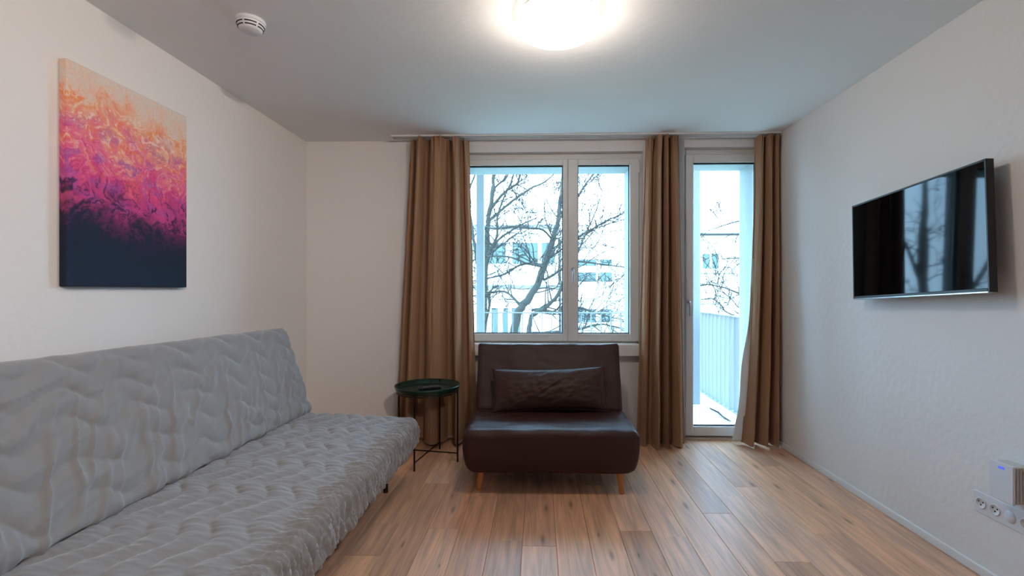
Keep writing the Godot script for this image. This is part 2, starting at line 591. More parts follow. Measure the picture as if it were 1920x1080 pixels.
# ---------------------------------------------------------------- sofa bed
func rounded_loop(corners: Array, radii: Array, step: float) -> PackedVector2Array:
	var out := PackedVector2Array()
	var n := corners.size()
	var arcs := []
	for i in n:
		var p: Vector2 = corners[i]
		var a: Vector2 = (corners[(i + n - 1) % n] - p).normalized()
		var b: Vector2 = (corners[(i + 1) % n] - p).normalized()
		var half := acos(clampf(a.dot(b), -1, 1)) / 2
		var r: float = radii[i]
		var c := p + (a + b).normalized() * (r / sin(half))
		var from := p + a * (r / tan(half)) - c
		var to := p + b * (r / tan(half)) - c
		var arc := PackedVector2Array()
		var turn := from.angle_to(to)
		var k := maxi(3, int(absf(turn) * r / step))
		for j in k + 1: arc.append(c + from.rotated(turn * j / k))
		arcs.append(arc)
	for i in n:
		out.append_array(arcs[i])
		var a: Vector2 = arcs[i][-1]
		var b: Vector2 = arcs[(i + 1) % n][0]
		var k := int(a.distance_to(b) / step)
		for j in range(1, k): out.append(a.lerp(b, float(j) / k))
	return out

# a long upholstered piece: a loop in x-y drawn along z from -half to half, pushed out by f(s, z)
func upholstery(st: SurfaceTool, loop: PackedVector2Array, half: float, nz: int, edge: float, f: Callable) -> void:
	st.set_smooth_group(0)
	var n := loop.size()
	var nor := PackedVector2Array()
	var arc := PackedFloat32Array()
	var run := 0.0
	var mid := Vector2.ZERO
	for i in n:
		mid += loop[i] / n
	for i in n:
		var d := (loop[(i + 1) % n] - loop[(i + n - 1) % n]).normalized()
		var q := Vector2(-d.y, d.x)
		if q.dot(loop[i] - mid) < 0: q = -q
		nor.append(q)
		arc.append(run)
		run += loop[i].distance_to(loop[(i + 1) % n])
	var rows := []
	for j in nz + 1:
		var z := lerpf(-half, half, float(j) / nz)
		var t := clampf((absf(z) - (half - edge)) / edge, 0, 1)
		var inset := edge * (1 - sqrt(maxf(0, 1 - t * t)))
		var row := PackedVector3Array()
		for i in n:
			var off: float = f.call(arc[i], z) * (1 - t * 0.5)
			var p := loop[i] + nor[i] * (off - inset)
			row.append(Vector3(p.x, p.y, z))
		rows.append(row)
	for j in nz:
		for i in n:
			var k := (i + 1) % n
			quad(st, rows[j][i], rows[j][k], rows[j + 1][k], rows[j + 1][i])
	for e in [0, nz]:
		var c := Vector3(mid.x, mid.y, rows[e][0].z)
		for i in n:
			var k := (i + 1) % n
			if e == 0:
				for v in [c, rows[e][k], rows[e][i]]: st.add_vertex(v)
			else:
				for v in [c, rows[e][i], rows[e][k]]: st.add_vertex(v)

func sofa() -> void:
	var t := thing("sofa_bed", "grey sofa bed under a quilted velvet cover along the left wall", "sofa", Vector3(-1.40, 0, -1.88))
	var big := noise(2.2, 3, 41)
	var fold := noise(1.0, 3, 42)
	var small := noise(14.0, 3, 43)
	var st := begin()
	var loop := rounded_loop([Vector2(-0.05, 0.452), Vector2(0.665, 0.428), Vector2(0.675, 0.255), Vector2(-0.05, 0.27)], [0.04, 0.055, 0.03, 0.03], 0.006)
	upholstery(st, loop, 1.0, 400, 0.05, func(s: float, z: float) -> float:
		var wave := s / 0.108 + 0.30 * sin(TAU * z / 0.27 + 1.2 * big.get_noise_2d(s * 0.6, z * 0.5)) + big.get_noise_2d(s, z) * 0.25
		var puff := 0.019 * pow(pow(sin(PI * wave), 2.0) + 0.02, 0.27)
		var wr := 0.0030 * fold.get_noise_2d(s * 8.0 + z * 5.0, z * 30.0) + 0.0012 * small.get_noise_2d(s, z)
		var near := smoothstep(0.48, 0.70, s)
		var pleat := 0.0
		if s > 0.55 and s < 1.0:
			pleat = smoothstep(0.58, 0.74, s) * (0.021 * fold.get_noise_2d(z * 48.0 + s * 10.0, s * 4.0) + 0.003 * sin(TAU * z / 0.036 + 3.0 * big.get_noise_2d(z * 3.0, s)))
		if s > 1.0 : return 0.0
		return puff * (1 - near * 0.6) + wr * (1 + 0.8 * near) + pleat - 0.012)
	put("seat", done(st), M.sofa, t)
	st = begin()
	loop = rounded_loop([Vector2(-0.002, 0.460), Vector2(-0.158, 0.99), Vector2(-0.30, 0.965), Vector2(-0.14, 0.41)], [0.03, 0.05, 0.05, 0.03], 0.006)
	upholstery(st, loop, 1.0, 400, 0.05, func(s: float, z: float) -> float:
		if s > 0.72: return 0.0
		var wave := s / 0.108 + 0.28 * sin(TAU * z / 0.25 + 1.5 * big.get_noise_2d(s * 0.7, z * 0.6 + 9.0)) + big.get_noise_2d(s + 5.0, z) * 0.35
		var puff := 0.017 * pow(pow(sin(PI * wave), 2.0) + 0.02, 0.27)
		var r := exp(-pow(fold.get_noise_2d(z * 5.5 + s * 2.0, s * 1.6 + 20.0) * 7.0, 2.0))
		var crease := 0.012 * r * smoothstep(0.55, 0.20, s)
		var r2 := exp(-pow(fold.get_noise_2d(z * 1.5 - 7.0, s * 9.0 + z * 3.0) * 8.0, 2.0))
		crease += 0.004 * r2
		return puff * smoothstep(0.0, 0.05, s) * smoothstep(0.62, 0.52, s) + crease * smoothstep(0.62, 0.5, s) + 0.001 * small.get_noise_2d(s, z) - 0.006 + 0.012 * z * smoothstep(0.3, 0.56, s))
	put("backrest", done(st), M.sofa, t)
	st = begin()
	span(st, Vector3(0.0, 0.215, -0.93), Vector3(0.60, 0.262, 0.93), 0.004)
	span(st, Vector3(-0.20, 0.215, -0.93), Vector3(0.0, 0.262, -0.88), 0.004)
	span(st, Vector3(-0.20, 0.215, 0.88), Vector3(0.0, 0.262, 0.93), 0.004)
	for z in [-0.905, 0.905]:
		bx(st, Vector3(-0.19, 0.36, z), Vector3(0.03, 0.28, 0.05), 0.003, Basis(Vector3.BACK, 0.25))
	put("frame", done(st), M.black, t)
	for x in [-0.15, 0.49]:
		for z in [-0.89, 0.89]:
			st = begin()
			tube(st, [Vector3(x, 0.222, z), Vector3(x, 0.0, z)], [0.017, 0.014], 16)
			put("leg", done(st), M.black, t)

# ---------------------------------------------------------------- brown folding chair and its cushion
func armchair() -> void:
	var t := thing("armchair", "wide dark brown folding chair standing in front of the window", "chair", Vector3(0.07, 0, -2.98))
	var n := noise(2.5, 3, 61)
	var st := begin()
	soft(st, Vector3(1.035, 0.262, 0.55), 0.045, 40, func(p: Vector3) -> Vector3:
		var low := clampf((0.03 - p.y) / 0.16, 0, 1)
		var k := 1.0 - 0.055 * low * low
		p.x *= k
		if p.z > 0: p.z -= 0.035 * low * low
		var g := n.get_noise_3d(p.x * 1.4, p.y * 2.0, p.z * 2.0)
		p.y += 0.010 * g + 0.010 * (1 - pow(p.x / 0.5, 2.0)) * signf(p.y) * 0.5
		p.z += 0.006 * g
		return p + Vector3(0, 0.256, 0))
	put("seat", done(st), M.chair, t)
	st = begin()
	var lean := Basis(Vector3.RIGHT, -0.46)
	soft(st, Vector3(1.02, 0.50, 0.115), 0.035, 40, func(p: Vector3) -> Vector3:
		var cx := pow(clampf(absf(p.x) / 0.51, 0, 1), 10.0)
		var cy := pow(clampf(p.y / 0.25, 0, 1), 3.0)
		p.y += 0.014 * cx * cy + 0.003 * n.get_noise_2d(p.x * 2.0, 4.0) * cy
		p.x *= 1.0 + 0.010 * cx * cy - 0.012 * (1.0 - clampf((p.y + 0.25) / 0.5, 0, 1))
		p.z += 0.006 * n.get_noise_2d(p.x * 1.5, p.y * 2.0)
		return Vector3(0, 0.575, -0.372) + lean * p)
	put("backrest", done(st), M.chair, t)
	for s in [[-0.41, 0.19, -0.43, 0.157], [0.405, 0.19, 0.423, 0.187], [-0.41, -0.19, -0.43, -0.215], [0.405, -0.19, 0.423, -0.215]]:
		st = begin()
		tube(st, [Vector3(s[0], 0.155, s[1]), Vector3(s[2], 0.0, s[3])], [0.021, 0.0155], 18)
		put("leg", done(st), M.beech, t)
	# the long cushion leaning against the backrest
	var c := thing("lumbar_cushion", "long dark brown cushion leaning against the backrest of the brown chair", "cushion", Vector3(0.07, 0.535, -3.165))
	st = begin()
	var tilt := Basis(Vector3.BACK, 0.030) * Basis(Vector3.RIGHT, -0.40)
	var crease := noise(5.0, 3, 66)
	for side in [1.0, -1.0]:
		sheet(st, 60, 30, func(u: float, v: float) -> Vector3:
			var x := u * 2 - 1
			var y := v * 2 - 1
			var puff := pow(maxf(0.0, (1 - pow(absf(x), 3.0)) * (1 - pow(absf(y), 2.2))), 0.55)
			var wx := x * (0.385 - 0.016 * (1 - y * y))
			var wy := y * (0.150 - 0.018 * (1 - x * x))
			var z: float = side * 0.068 * puff * (1 + 0.12 * crease.get_noise_2d(x * 0.7, y * 0.5))
			z += 0.006 * crease.get_noise_2d(x * 1.8, y * 0.9 + x * 0.4) * puff
			return tilt * Vector3(wx, wy, z), side < 0)
	put("cover", done(st), M.pillow, c)
	st = begin()
	var rim := []
	for i in 81:
		var a := TAU * i / 80.0
		var cx := clampf(cos(a) * 1.5, -1, 1)
		var cy := clampf(sin(a) * 1.5, -1, 1)
		rim.append(tilt * Vector3(cx * (0.385 - 0.016 * (1 - cy * cy)), cy * (0.150 - 0.018 * (1 - cx * cx)), 0))
	var rr := []
	for i in 81: rr.append(0.003)
	tube(st, rim, rr, 6, false)
	put("piping", done(st), M.pillow, c)

# ---------------------------------------------------------------- tray table with a remote control
func side_table() -> void:
	var t := thing("side_table", "round dark green tray table on thin black legs beside the sofa end", "side table", Vector3(-0.787, 0, -3.315))
	var st := begin()
	lathe(st, [[0.0, 0.500], [0.205, 0.500], [0.214, 0.503], [0.226, 0.534], [0.229, 0.534], [0.230, 0.531], [0.218, 0.498], [0.208, 0.494], [0.0, 0.494]], Vector3.ZERO, 72)
	put("tray", done(st), M.tray, t)
	st = begin()
	var ring := []
	var rr := []
	for i in 49:
		ring.append(Vector3(cos(TAU * i / 48.0) * 0.214, 0.488, sin(TAU * i / 48.0) * 0.214))
		rr.append(0.0045)
	tube(st, ring, rr, 8, false)
	put("ring", done(st), M.blackmetal, t)
	var feet := []
	for k in 4:
		var a := deg_to_rad(100.0 - 90.0 * k)
		feet.append(Vector3(cos(a) * 0.222, 0, sin(a) * 0.222))
		st = begin()
		tube(st, [feet[k] + Vector3(0, 0.53, 0), feet[k]], [0.006, 0.006], 12)
		put("leg", done(st), M.blackmetal, t)
	for k in 2:
		st = begin()
		tube(st, [feet[k] + Vector3(0, 0.055 + 0.006 * k, 0), feet[k + 2] + Vector3(0, 0.055 + 0.006 * k, 0)], [0.0045, 0.0045], 10)
		put("crossbar", done(st), M.blackmetal, t)
	var r := thing("remote_control", "black remote control lying on the dark green tray", "remote control", Vector3(-0.775, 0.501, -3.32))
	r.rotation.y = deg_to_rad(-62)
	put("body", one_box(Vector3(-0.022, 0.0, -0.08), Vector3(0.022, 0.018, 0.08), 0.005), M.black, r)
	var b := begin()
	lathe(b, [[0.0, 0.0195], [0.003, 0.0195], [0.004, 0.0165]], Vector3.ZERO, 10)
	var bm := done(b).commit()
	for i in 8:
		for j in 3:
			put_mesh("button", bm, M.shade, r, Vector3((j - 1) * 0.012, 0, -0.06 + i * 0.014))

# ---------------------------------------------------------------- curtains
# edges: x at the top left, top right, bottom left, bottom right; folds: where the grooves lie (0..1)
func curtain(label: String, xs: Array, grooves: Array, amps: Array, depth: float, z_top: float, z_bottom: float, low: float, s: int, bend := 0.0) -> Node3D:
	var t := thing("curtain", label, "curtain", Vector3((xs[0] + xs[1]) / 2, 0, z_top))
	var n := noise(1.6, 2, s)
	var ctr := Vector3((xs[0] + xs[1]) / 2, 0, z_top)
	var point := func(u: float, v: float, back: float) -> Vector3:
		# v: 0 at the top, 1 at the hem
		var uu := u + 0.018 * n.get_noise_2d(u * 3.0, v * 1.1) * sin(PI * u)
		var i := 0
		while i < grooves.size() - 2 and uu > grooves[i + 1]: i += 1
		var w := clampf((uu - grooves[i]) / (grooves[i + 1] - grooves[i]), 0, 1)
		var amp: float = depth * amps[i]
		var bulge := pow(maxf(0.0, sin(PI * clampf((w - 0.10) / 0.80, 0, 1))), 0.45)
		var head := exp(-pow(v / 0.045, 2.0))
		var z := amp * bulge * (0.85 + 0.35 * v) + 0.006 * n.get_noise_2d(u * 9.0, v * 2.2)
		z += head * 0.014 * sin(TAU * u * 11.0)
		# the cloth curls over into the groove
		var curl: float = 0.10 * (grooves[i + 1] - grooves[i]) * sin(TAU * w) * (0.3 + 0.7 * v)
		var x0: float = lerpf(xs[0], xs[2], pow(v, 1.0 + bend))
		var x1: float = lerpf(xs[1], xs[3], v)
		var x := lerpf(x0, x1, u + curl)
		var y := lerpf(2.404, low + 0.012 * n.get_noise_1d(u * 2.0), v)
		y -= head * 0.010 * (0.5 + 0.5 * sin(TAU * u * 8.5))
		return Vector3(x, y, lerpf(z_top, z_bottom, v) + z - depth * 0.5 - back) - ctr
	var st := begin()
	sheet(st, 150, 90, func(u, v): return point.call(u, v, 0.0), true)
	sheet(st, 150, 90, func(u, v): return point.call(u, v, 0.003), false)
	for e in [0.0, 1.0]:
		sheet(st, 1, 90, func(u, v): return point.call(e, v, u * 0.003), e > 0.5)
	sheet(st, 150, 1, func(u, v): return point.call(u, 1.0, v * 0.003), false)
	put("cloth", done(st), M.curtain, t)
	return t

func curtains() -> void:
	curtain("brown curtain hanging at the left end of the window behind the tray table", [-1.022, -0.555, -1.145, -0.488], [0.0, 0.10, 0.29, 0.70, 0.885, 1.0], [0.3, 0.9, 1.0, 0.95, 0.3], 0.14, -3.665, -3.655, 0.022, 3)
	curtain("brown curtain hanging between the window and the balcony door", [0.845, 1.103, 0.765, 1.138], [0.0, 0.25, 0.47, 0.66, 1.0], [0.45, 1.0, 0.9, 0.75], 0.13, -3.665, -3.63, 0.008, 5)
	var c := curtain("brown curtain with a pale lining edge hanging in the corner beside the television wall", [1.690, 1.861, 1.585, 1.863], [0.0, 0.33, 0.68, 1.0], [0.75, 1.0, 0.85], 0.11, -3.668, -3.66, 0.015, 8, 0.9)
	# the pale lining that shows along the inner edge of the corner curtain
	var st := begin()
	var strip := func(u: float, v: float) -> Vector3:
		var y := lerpf(1.45, 0.03, v)
		var vv := (2.408 - y) / 2.39
		var x1 := lerpf(1.690, 1.585, pow(vv, 1.9)) + 0.012
		var x0 := x1 - 0.012 - 0.058 * smoothstep(0.15, 1.0, v) - 0.012 * sin(v * 14.0) * v
		return Vector3(lerpf(x0, x1, u), y, -3.712 - 0.012 * (1 - u) + 0.008 * sin(v * 9.0 + u * 2.0) * v) - c.position
	sheet(st, 6, 60, strip, true)
	sheet(st, 6, 60, func(u, v): return strip.call(u, v) - Vector3(0, 0, 0.002), false)
	tag(put("lining", done(st), M.lining, c), "pale lining edge")
	# ceiling track
	var t := thing("curtain_track", "slim white double curtain track fixed to the ceiling", "curtain track", Vector3(0.33, H, -3.685))
	st = begin()
	span(st, Vector3(-1.485, -0.006, -0.038), Vector3(1.53, 0.0, 0.038), 0.001)
	for z in [-0.038, -0.012, 0.006, 0.032]:
		span(st, Vector3(-1.485, -0.013, z), Vector3(1.53, -0.006, z + 0.006), 0.001)
	put("rail", done(st), M.white, t)
	for x in [-1.488, 1.526]:
		put("end_cap", one_box(Vector3(x, -0.014, -0.039), Vector3(x + 0.006, 0.0, 0.039), 0.001), M.white, t)

# ---------------------------------------------------------------- picture, television, wall devices
func canvas() -> void:
	var t := thing("canvas_painting", "abstract canvas fading from cream and orange through magenta to dark blue", "painting", Vector3(XL, 1.67, -2.128))
	var m := mat(Color.WHITE, 0.75, 0, 0.3)
	m.albedo_texture = painting_image()
	m.texture_repeat = false
	m.normal_enabled = true
	m.normal_texture = noise_tex(0.25, 2, 15, true, 2.0, 512)
	m.normal_scale = 0.15
	var st := begin()
	var hz := 0.318
	var hy := 0.453
	bx(st, Vector3(0.0185, 0, 0), Vector3(0.033, hy * 2, hz * 2), 0.003, Basis(), func(p: Vector3):
		var off := 0.035 - p.x
		return Vector2(0.5 - p.z / (2 * hz) * (1 - off / hz), 0.5 - p.y / (2 * hy) * (1 - off / hy)))
	put("stretched_cloth", done(st), m, t)
	st = begin()
	frame_of(st, -0.30, 0.30, -0.435, 0.435, 0.0, 0.004, 0.03, 0.03, 0.03, 0.03, 0.001)
	var b := put("stretcher", done(st), M.beech, t)
	b.rotation.y = PI / 2

func television() -> void:
	var t := thing("television", "flat black television hung slightly askew on the right wall", "television", Vector3(1.785, 1.439, -2.313))
	var x := (Basis(Vector3.UP, deg_to_rad(-91.0)) * Basis(Vector3.RIGHT, -0.0185) * Basis(Vector3.BACK, 0.0532)).orthonormalized()
	t.basis = x
	var w := 0.411
	var h := 0.267
	put("screen", one_box(Vector3(-w + 0.009, -h + 0.016, -0.010), Vector3(w - 0.009, h - 0.009, 0.001), 0.0005), M.screen, t)
	var st := begin()
	frame_of(st, -w, w, -h, h, -0.028, 0.004, 0.009, 0.009, 0.016, 0.009, 0.0015)
	put("bezel", done(st), M.black, t)
	st = begin()
	span(st, Vector3(-w + 0.004, -h - 0.003, -0.02), Vector3(w - 0.004, -h + 0.004, 0.006), 0.0015)
	tag(put("lower_trim", done(st), M.steel, t), "bright metal strip under the screen")
	st = begin()
	span(st, Vector3(-w + 0.004, -h + 0.004, -0.034), Vector3(w - 0.004, h - 0.004, -0.012), 0.004)
	span(st, Vector3(-0.28, -0.20, -0.056), Vector3(0.28, 0.08, -0.034), 0.012)
	put("rear_housing", done(st), M.black, t)
	st = begin()
	span(st, Vector3(-0.10, -0.08, -0.066), Vector3(0.10, 0.10, -0.056), 0.002)
	tube(st, [Vector3(0.02, 0.0, -0.060), Vector3(0.0, 0.0, -0.082)], [0.018, 0.018], 12)
	put("wall_mount", done(st), M.blackmetal, t)

func wall_devices() -> void:
	# white box with ridged sides, above the sockets
	var t := thing("wall_router", "white wall box with a small blue light and ridged side", "router", Vector3(XR, 0.457, -1.872))
	var st := begin()
	span(st, Vector3(-0.070, -0.074, -0.050), Vector3(-0.060, 0.074, 0.046), 0.004)
	put("front_cover", done(st), M.plastic, t)
	st = begin()
	span(st, Vector3(-0.060, -0.071, -0.047), Vector3(0.0, 0.071, 0.042), 0.003)
	for i in 5:
		span(st, Vector3(-0.056 + i * 0.012, -0.068, 0.042), Vector3(-0.051 + i * 0.012, 0.068, 0.046), 0.001)
	put("body", done(st), M.plastic_side, t)
	var led := mat(Color(0.3, 0.4, 0.9), 0.4)
	led.emission_enabled = true
	led.emission = Color(0.35, 0.45, 1.0)
	led.emission_energy_multiplier = 0.5
	put("indicator_light", one_box(Vector3(-0.0708, 0.050, -0.012), Vector3(-0.0698, 0.060, 0.012), 0.0004), led, t)
	# strip of four sockets
	var s := thing("socket_panel", "white strip of wall sockets below the white wall box", "socket", Vector3(XR, 0.307, -1.937))
	st = begin()
	span(st, Vector3(-0.008, -0.044, -0.120), Vector3(0.0, 0.044, 0.130), 0.003)
	put("plate", done(st), M.plastic, s)
	var out := Basis(Vector3.BACK, PI / 2)
	for k in 4:
		var at := Vector3(-0.008, 0, -0.086 + 0.061 * k)
		st = begin()
		if k == 2:
			lathe(st, [[0.0, 0.003], [0.022, 0.003], [0.024, 0.0]], at, 32, out)
		else:
			lathe(st, [[0.0, 0.0008], [0.018, 0.0008], [0.0195, 0.0035], [0.022, 0.0035], [0.0235, 0.0]], at, 32, out)
		var o := put("outlet", done(st), M.plastic, s)
		if k == 2: continue
		var holes := [[-0.0095, 0.006], [0.0095, 0.006], [0.0, -0.006]]
		if k == 3: holes = [[0.0, 0.010], [0.0, -0.010]]
		for hpos in holes:
			st = begin()
			lathe(st, [[0.0, 0.0016], [0.0034 if k < 3 else 0.008, 0.0016], [0.0036 if k < 3 else 0.0085, 0.0006]], at + Vector3(0, hpos[1], hpos[0]), 14, out)
			put("hole", done(st), M.black if k < 3 else M.shade, o)

func smoke_detector() -> void:
	var t := thing("smoke_detector", "small white smoke detector with black slots on the ceiling", "smoke detector", Vector3(-1.30, H, -2.085))
	var st := begin()
	lathe(st, [[0.0, 0.0], [0.060, 0.0], [0.0615, -0.003], [0.0615, -0.013], [0.058, -0.016], [0.0, -0.016]], Vector3.ZERO, 48)
	put("base", done(st), M.plastic, t)
	st = begin()
	lathe(st, [[0.056, -0.015], [0.056, -0.022], [0.051, -0.034], [0.047, -0.046], [0.040, -0.051], [0.0, -0.053]], Vector3.ZERO, 48)
	put("body", done(st), M.plastic, t)
	for row in [[0.0546, -0.0265, 0.0027], [0.0500, -0.0385, 0.0027]]:
		for k in 6:
			var pts := []
			var rr := []
			for i in 11:
				var a := TAU * (k + 0.08 + 0.84 * i / 10.0) / 6.0 + 0.5
				pts.append(Vector3(cos(a) * row[0], row[1], sin(a) * row[0]))
				rr.append(row[2])
			st = begin()
			tube(st, pts, rr, 6)
			put("slot", done(st), M.black, t)

# ---------------------------------------------------------------- outside
func railing(label: String, a: Vector3, b: Vector3, across: Vector3) -> void:
	var t := thing("balcony_railing", label, "railing", a)
	var along := b - a
	var len := along.length()
	var d := along.normalized()
	var basis := Basis(d, Vector3.UP, d.cross(Vector3.UP))
	var st := begin()
	bx(st, along / 2 + Vector3(0, 0.955, 0), Vector3(len, 0.012, 0.055), 0.002, basis)
	put("top_rail", done(st), M.balcony, t)
	st = begin()
	bx(st, along / 2 + Vector3(0, 0.05, 0), Vector3(len, 0.012, 0.05), 0.002, basis)
	put("bottom_rail", done(st), M.balcony, t)
	st = begin()
	bx(st, Vector3(0, 0.5025, 0), Vector3(0.009, 0.895, 0.048), 0.001, basis)
	var bar := done(st).commit()
	var n := int(len / 0.108)
	for i in n + 1:
		put_mesh("baluster", bar, M.balcony, t, along * (float(i) / n))

func balcony() -> void:
	structure("balcony_slab", one_box(Vector3(-3.2, -0.25, -5.22), Vector3(1.75, -0.02, ZB - 0.42), 0.005), M.slab)
	structure("balcony_roof_slab", one_box(Vector3(-3.2, 2.66, -5.22), Vector3(2.0, 2.9, ZB - 0.42), 0.005), M.slab)
	for x in [-0.635, 1.690]:
		var st := begin()
		span(st, Vector3(-0.041, -0.02, -0.041), Vector3(0.041, 2.66, 0.041), 0.004)
		var p := put("balcony_post", done(st), M.balcony, null, Vector3(x, 0, -5.115))
		tag(p, "square white post on the balcony seen through the window" if x < 0 else "square white post on the balcony seen through the glass door", "post")
	railing("white balcony railing along the far edge outside the window", Vector3(-3.1, 0.0, -5.19), Vector3(1.66, 0.0, -5.19), Vector3.RIGHT)
	railing("white balcony side railing of closely set bars outside the glass door", Vector3(1.86, 0.0, -5.45), Vector3(1.86, 0.0, -4.25), Vector3.RIGHT)
	# ledge with pale gravel beside the slab
	structure("gravel_ledge", one_box(Vector3(1.752, -0.30, -5.6), Vector3(2.05, -0.05, -4.216), 0.004), M.slab)
	var mm := MultiMesh.new()
	mm.transform_format = MultiMesh.TRANSFORM_3D
	var sp := SphereMesh.new()
	sp.radius = 0.5
	sp.height = 1.0
	sp.radial_segments = 7
	sp.rings = 4
	mm.mesh = sp
	mm.instance_count = 700
	for i in 700:
		var s := rng.randf_range(0.012, 0.030)
		var b := Basis.from_euler(Vector3(rng.randf() * 6, rng.randf() * 6, rng.randf() * 6)).scaled(Vector3(s, s * 0.6, s))
		mm.set_instance_transform(i, Transform3D(b, Vector3(rng.randf_range(1.765, 1.99), -0.044, rng.randf_range(-5.55, -4.23))))
	var g := MultiMeshInstance3D.new()
	g.multimesh = mm
	g.material_override = M.gravel
	g.name = numbered("gravel")
	add_child(g)
	tag(g, "pale gravel on the ledge beside the balcony floor", "gravel", "", "stuff")
	var st := begin()
	tube(st, [Vector3(1.79, -0.028, -4.95), Vector3(1.80, -0.020, -4.75), Vector3(1.785, -0.022, -4.6), Vector3(1.80, -0.025, -4.45)], [0.006, 0.009, 0.008, 0.004], 7)
	tube(st, [Vector3(1.787, -0.022, -4.62), Vector3(1.76, -0.012, -4.50), Vector3(1.77, -0.01, -4.42)], [0.006, 0.004, 0.003], 6)
	tag(put("fallen_twig", done(st), M.twig), "dark broken twig lying on gravel below the side railing", "twig")

func limb_points(a: Array) -> Array:
	# [x, y, z, r] corners to a smooth wandering line
	var pts := []
	var rad := []
	for i in a.size() - 1:
		var p0: Array = a[maxi(i - 1, 0)]
		var p1: Array = a[i]
		var p2: Array = a[i + 1]
		var p3: Array = a[mini(i + 2, a.size() - 1)]
		for k in 4:
			var t := k / 4.0
			var v := Vector3(p1[0], p1[1], p1[2]).cubic_interpolate(Vector3(p2[0], p2[1], p2[2]), Vector3(p0[0], p0[1], p0[2]), Vector3(p3[0], p3[1], p3[2]), t)
			var r := lerpf(p1[3], p2[3], t)
			pts.append(v + Vector3(rng.randf_range(-1, 1), rng.randf_range(-1, 1), rng.randf_range(-1, 1)) * r * 0.25)
			rad.append(r * rng.randf_range(0.92, 1.1))
	var e: Array = a[-1]
	pts.append(Vector3(e[0], e[1], e[2]))
	rad.append(e[3] * 0.6)
	return [pts, rad]

func twig(st: SurfaceTool, from: Vector3, dir: Vector3, r: float, length: float, level: int) -> void:
	var pts := [from]
	var rr := [r]
	var p := from
	var d := dir
	var n := 5
	for i in n:
		d = (d + Vector3(rng.randf_range(-1, 1), rng.randf_range(-0.7, 0.9), rng.randf_range(-1, 1)) * 0.28).normalized()
		p += d * length / n
		pts.append(p)
		rr.append(maxf(r * (1 - 0.75 * (i + 1) / n), 0.0055))
		if level > 0 and i > 0 and rng.randf() < 0.75:
			var side := d.cross(Vector3(rng.randf_range(-1, 1), rng.randf_range(-1, 1), rng.randf_range(-1, 1))).normalized()
			twig(st, p, (d * 0.75 + side * 0.75).normalized(), rr[-1] * 0.75, length * rng.randf_range(0.35, 0.6), level - 1)
	tube(st, pts, rr, 5, false)

func tree(label: String, trunk: Array, limbs: Array, density: float) -> void:
	var base := Vector3(trunk[0][0], trunk[0][1], trunk[0][2])
	var t := thing("bare_tree", label, "tree", base, "bare winter trees beyond the balcony")
	var twigs := begin()
	var all := [trunk] + limbs
	for i in all.size():
		var lp := limb_points(all[i])
		var pts := []
		for p in lp[0]: pts.append(p - base)
		var st := begin()
		tube(st, pts, lp[1], 10 if i == 0 else 8)
		put("trunk" if i == 0 else "limb", done(st), M.bark, t)
		for k in range(2, pts.size()):
			if i == 0 and k < 14: continue
			if rng.randf() < density:
				var d: Vector3 = (pts[k] - pts[k - 1]).normalized()
				var side := d.cross(Vector3(rng.randf_range(-1, 1), rng.randf_range(-1, 1), rng.randf_range(-1, 1))).normalized()
				twig(twigs, pts[k], (d * 0.6 + side + Vector3(0, 0.25, 0)).normalized(), clampf(lp[1][k] * 0.55, 0.007, 0.014), rng.randf_range(0.4, 1.1), 2)
	tag(put("twigs", done(twigs), M.twig, t), "", "", "", "stuff")

